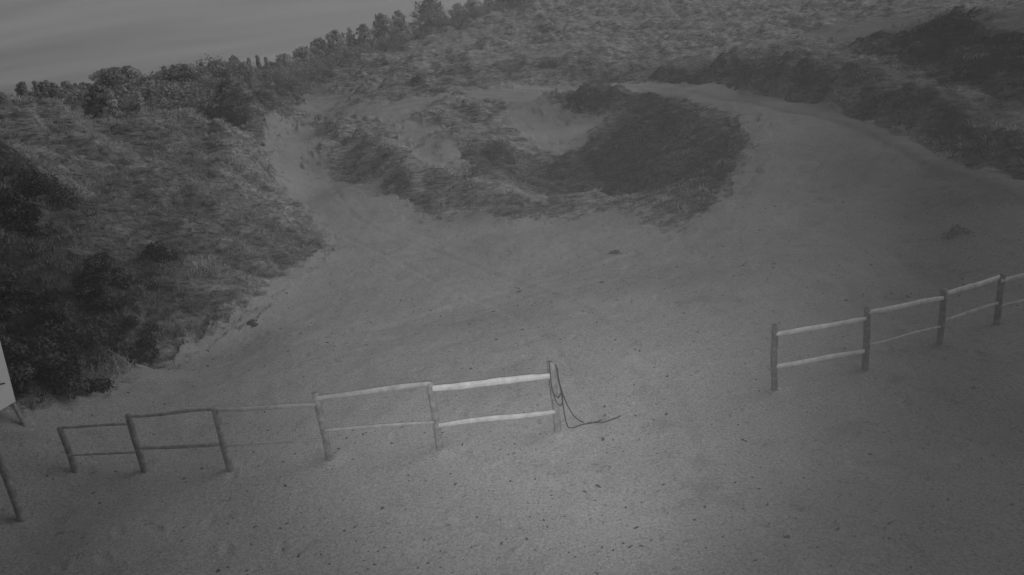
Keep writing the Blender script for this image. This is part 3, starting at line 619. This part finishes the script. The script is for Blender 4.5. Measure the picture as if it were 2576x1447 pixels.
TREES = [
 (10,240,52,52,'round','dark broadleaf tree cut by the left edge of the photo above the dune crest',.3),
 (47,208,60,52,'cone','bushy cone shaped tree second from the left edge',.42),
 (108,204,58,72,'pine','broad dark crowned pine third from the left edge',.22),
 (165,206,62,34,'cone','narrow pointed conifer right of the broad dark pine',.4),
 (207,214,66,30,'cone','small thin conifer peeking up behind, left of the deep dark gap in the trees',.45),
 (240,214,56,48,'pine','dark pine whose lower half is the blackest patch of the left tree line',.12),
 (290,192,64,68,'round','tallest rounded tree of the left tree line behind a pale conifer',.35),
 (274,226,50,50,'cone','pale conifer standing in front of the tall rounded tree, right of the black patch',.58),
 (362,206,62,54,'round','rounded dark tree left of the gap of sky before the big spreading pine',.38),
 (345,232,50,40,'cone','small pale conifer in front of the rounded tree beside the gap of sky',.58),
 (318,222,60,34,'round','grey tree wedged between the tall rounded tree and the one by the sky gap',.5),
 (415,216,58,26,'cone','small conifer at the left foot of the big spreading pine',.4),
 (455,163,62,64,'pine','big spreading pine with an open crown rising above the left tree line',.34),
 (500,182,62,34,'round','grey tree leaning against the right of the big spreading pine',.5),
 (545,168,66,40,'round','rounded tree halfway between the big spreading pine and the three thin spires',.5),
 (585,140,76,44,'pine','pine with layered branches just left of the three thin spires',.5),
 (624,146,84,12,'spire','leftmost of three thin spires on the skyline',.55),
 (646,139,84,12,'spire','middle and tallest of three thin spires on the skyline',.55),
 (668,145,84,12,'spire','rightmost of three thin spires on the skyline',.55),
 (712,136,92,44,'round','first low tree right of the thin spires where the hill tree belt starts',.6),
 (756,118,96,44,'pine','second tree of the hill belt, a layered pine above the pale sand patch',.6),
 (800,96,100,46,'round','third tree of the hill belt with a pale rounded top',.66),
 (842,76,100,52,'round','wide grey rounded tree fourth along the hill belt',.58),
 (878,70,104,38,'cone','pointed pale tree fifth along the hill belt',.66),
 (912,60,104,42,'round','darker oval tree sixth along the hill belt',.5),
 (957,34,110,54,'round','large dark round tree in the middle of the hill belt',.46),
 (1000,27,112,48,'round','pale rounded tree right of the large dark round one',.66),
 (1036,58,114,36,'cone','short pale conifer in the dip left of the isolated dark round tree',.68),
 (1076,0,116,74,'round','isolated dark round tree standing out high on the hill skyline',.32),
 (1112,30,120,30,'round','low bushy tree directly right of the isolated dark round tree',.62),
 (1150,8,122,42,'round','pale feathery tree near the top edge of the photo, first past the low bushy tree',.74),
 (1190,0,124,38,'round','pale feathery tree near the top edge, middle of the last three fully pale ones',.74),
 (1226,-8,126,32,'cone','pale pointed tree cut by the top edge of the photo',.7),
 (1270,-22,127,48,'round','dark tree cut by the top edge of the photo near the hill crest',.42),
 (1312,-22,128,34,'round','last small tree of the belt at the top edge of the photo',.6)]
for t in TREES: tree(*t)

def shrub(u, v, wpx, hpx, label, tone=.25, per=60, name='shrub', leaf=.032):
    per = int(per * 1.8)
    g = ghit(u, v); d = math.hypot(g[0], g[1]); W = wpx * d / FPX * .5; H = hpx * d / FPX * .9
    root = thing(name, (g[0], g[1], g[2] - .03), label, 'shrub', 'shrubs on the dunes')
    cl = []; k = max(8, int(14 * math.sqrt(W * H) + 8)); st = []
    for i in range(k):
        q = random.uniform(0, 6.283); f = math.sqrt(random.random()); c_ = W * random.uniform(.2, .38); top = math.sqrt(max(.05, 1 - f * f))
        X, Y = W * .8 * f * math.cos(q), W * .8 * f * math.sin(q); gg = gz(g[0] + X, g[1] + Y) - g[2]
        Zc = gg + H * top * random.uniform(.25, .85)
        cl.append((X, Y, Zc, c_, np.clip(tone + random.uniform(-.2, .2), 0, 1)))
        if i % 2 == 0: st.append((X, Y, Zc))
    V, F, to = leaf_cloud(cl, per, leaf, .7); mesh_np('foliage', V, F, M_SHRUB, root, to)
    V = []; F = []
    for c in st:
        v1, f1 = tube([(c[0] * .1, c[1] * .1, -.1), (c[0] * .6, c[1] * .6, c[2] * .6), c], [.018, .012, .005], 5); k0 = len(V); V += v1; F += [tuple(a + k0 for a in f) for f in f1]
    mesh_py('stems', V, F, M_BARK, root)
SHRUBS = [
 (150,968,210,130,'largest dark bush at the foot of the left dune, above the fence corner',.06,160),
 (45,960,130,150,'dark bush right beside the pale board at the left edge',.03,120),
 (210,850,170,110,'dark low bush just above the largest bush at the foot of the left dune',.08,110),
 (300,790,140,110,'dark bush on the lower left dune with a paler grass clump to its right',.05,110),
 (280,700,90,70,'small dark bush higher up, over the dark bush with the pale clump beside it',.12,90),
 (330,900,110,60,'flat dark bush at the sand edge right of the largest bush',.1,90),
 (70,600,170,100,'dark gorse patch at mid height of the left dune by the photo edge',.12,110),
 (110,500,150,90,'dark gorse patch above the mid height one on the left dune',.16,100),
 (410,650,90,50,'small dark bush alone in the middle of the left dune face',.15,80),
 (15,760,120,90,'dark bush on the left photo edge halfway between gorse and board',.1,90),
 (636,818,34,12,'tiny dark tuft on bare sand at the corner of the left dune',.4,12),
 (600,275,90,46,'leafy bush at the right end of the left dune crest',.35,60),
 (660,262,80,40,'bush in the thicket where the left dune meets the hill tree belt',.4,60),
 (700,228,70,34,'bush just left of the pale sand patch below the hill tree belt',.5,50),
 (560,232,80,44,'bush under the layered pine left of the thin spires',.4,60),
 (745,250,50,22,'small bush on the sand edge below the pale patch',.4,40),
 (960,162,44,18,'lone small bush on the open hillside below the round trees',.4,50),
 (1048,216,30,16,'very small dark bush alone above the far track',.1,40),
 (1262,395,110,60,'tangled bush on the mound inside the crater',.42,90),
 (1000,470,90,44,'low bush on the outer left slope of the crater lip',.4,70),
 (1548,640,40,16,'tiny sprig growing alone on the flat sand in front of the crater',.45,10),
 (2408,596,60,18,'flat dark plant on the bare sand above the right fence',.42,14),
 (1375,170,60,30,'dark bush on the slope above the far track',.25,50),
 (1380,80,40,30,'dark bush high on the far hillside',.3,50)]
for s in SHRUBS: shrub(*s[:6], s[6] if len(s) > 6 else 60)

# ------------------------------------------------------------------ undergrowth between the trees (stuff)
def undergrowth():
    cl = []
    for (u0, v0, u1, v1, d0, d1, n_) in [(-60,284,420,274,50,66,190),(400,255,560,220,52,70,120),(540,200,760,150,60,88,190),(740,165,1010,78,88,108,130),(1000,85,1330,-6,110,128,120)]:
        for i in range(n_):
            t = random.random(); r = ray(u0 + (u1 - u0) * t, v0 + (v1 - v0) * t); d = random.uniform(d0, d1) if u1 < 600 else d0 + (d1 - d0) * t + random.uniform(-3, 6)
            x, y = r[0] * d, r[1] * d; g = gz(x, y); top = max(.5, min(3.8, CAM_H + r[2] * d - g))
            for j in range(3):
                c = random.uniform(.35, .9); cl.append((x + random.uniform(-.8, .8), y + random.uniform(-.8, .8), g + random.uniform(.1, max(.2, top - c * .6)), c, random.uniform(.1, .4)))
    V, F, to = leaf_cloud(cl, 70, .09, .9); o = mesh_np('undergrowth', V, F, M_PINE, None, to)
    tag(o, 'tangled undergrowth filling the gaps between the skyline trees', 'undergrowth', kind='stuff')
undergrowth()
# ------------------------------------------------------------------ dusk haze
def haze():
    x0, x1, y0, y1, z0, z1 = -275, 275, -275, 275, -9, 21
    V = [(x, y, z) for z in (z0, z1) for y in (y0, y1) for x in (x0, x1)]
    F = [(0,2,3,1),(4,5,7,6),(0,1,5,4),(2,6,7,3),(0,4,6,2),(1,3,7,5)]
    m = bpy.data.materials.new('dusk_air'); m.use_nodes = True; t = m.node_tree; t.nodes.clear()
    v = N(t, 'ShaderNodeVolumePrincipled'); v.inputs['Color'].default_value = (.9, .9, .9, 1); v.inputs['Density'].default_value = .0014; v.inputs['Anisotropy'].default_value = .2
    o = N(t, 'ShaderNodeOutputMaterial'); t.links.new(v.outputs[0], o.inputs['Volume'])
    h = mesh_py('haze', V, F, m); tag(h, kind='stuff')
HAZE = True
if HAZE: haze()
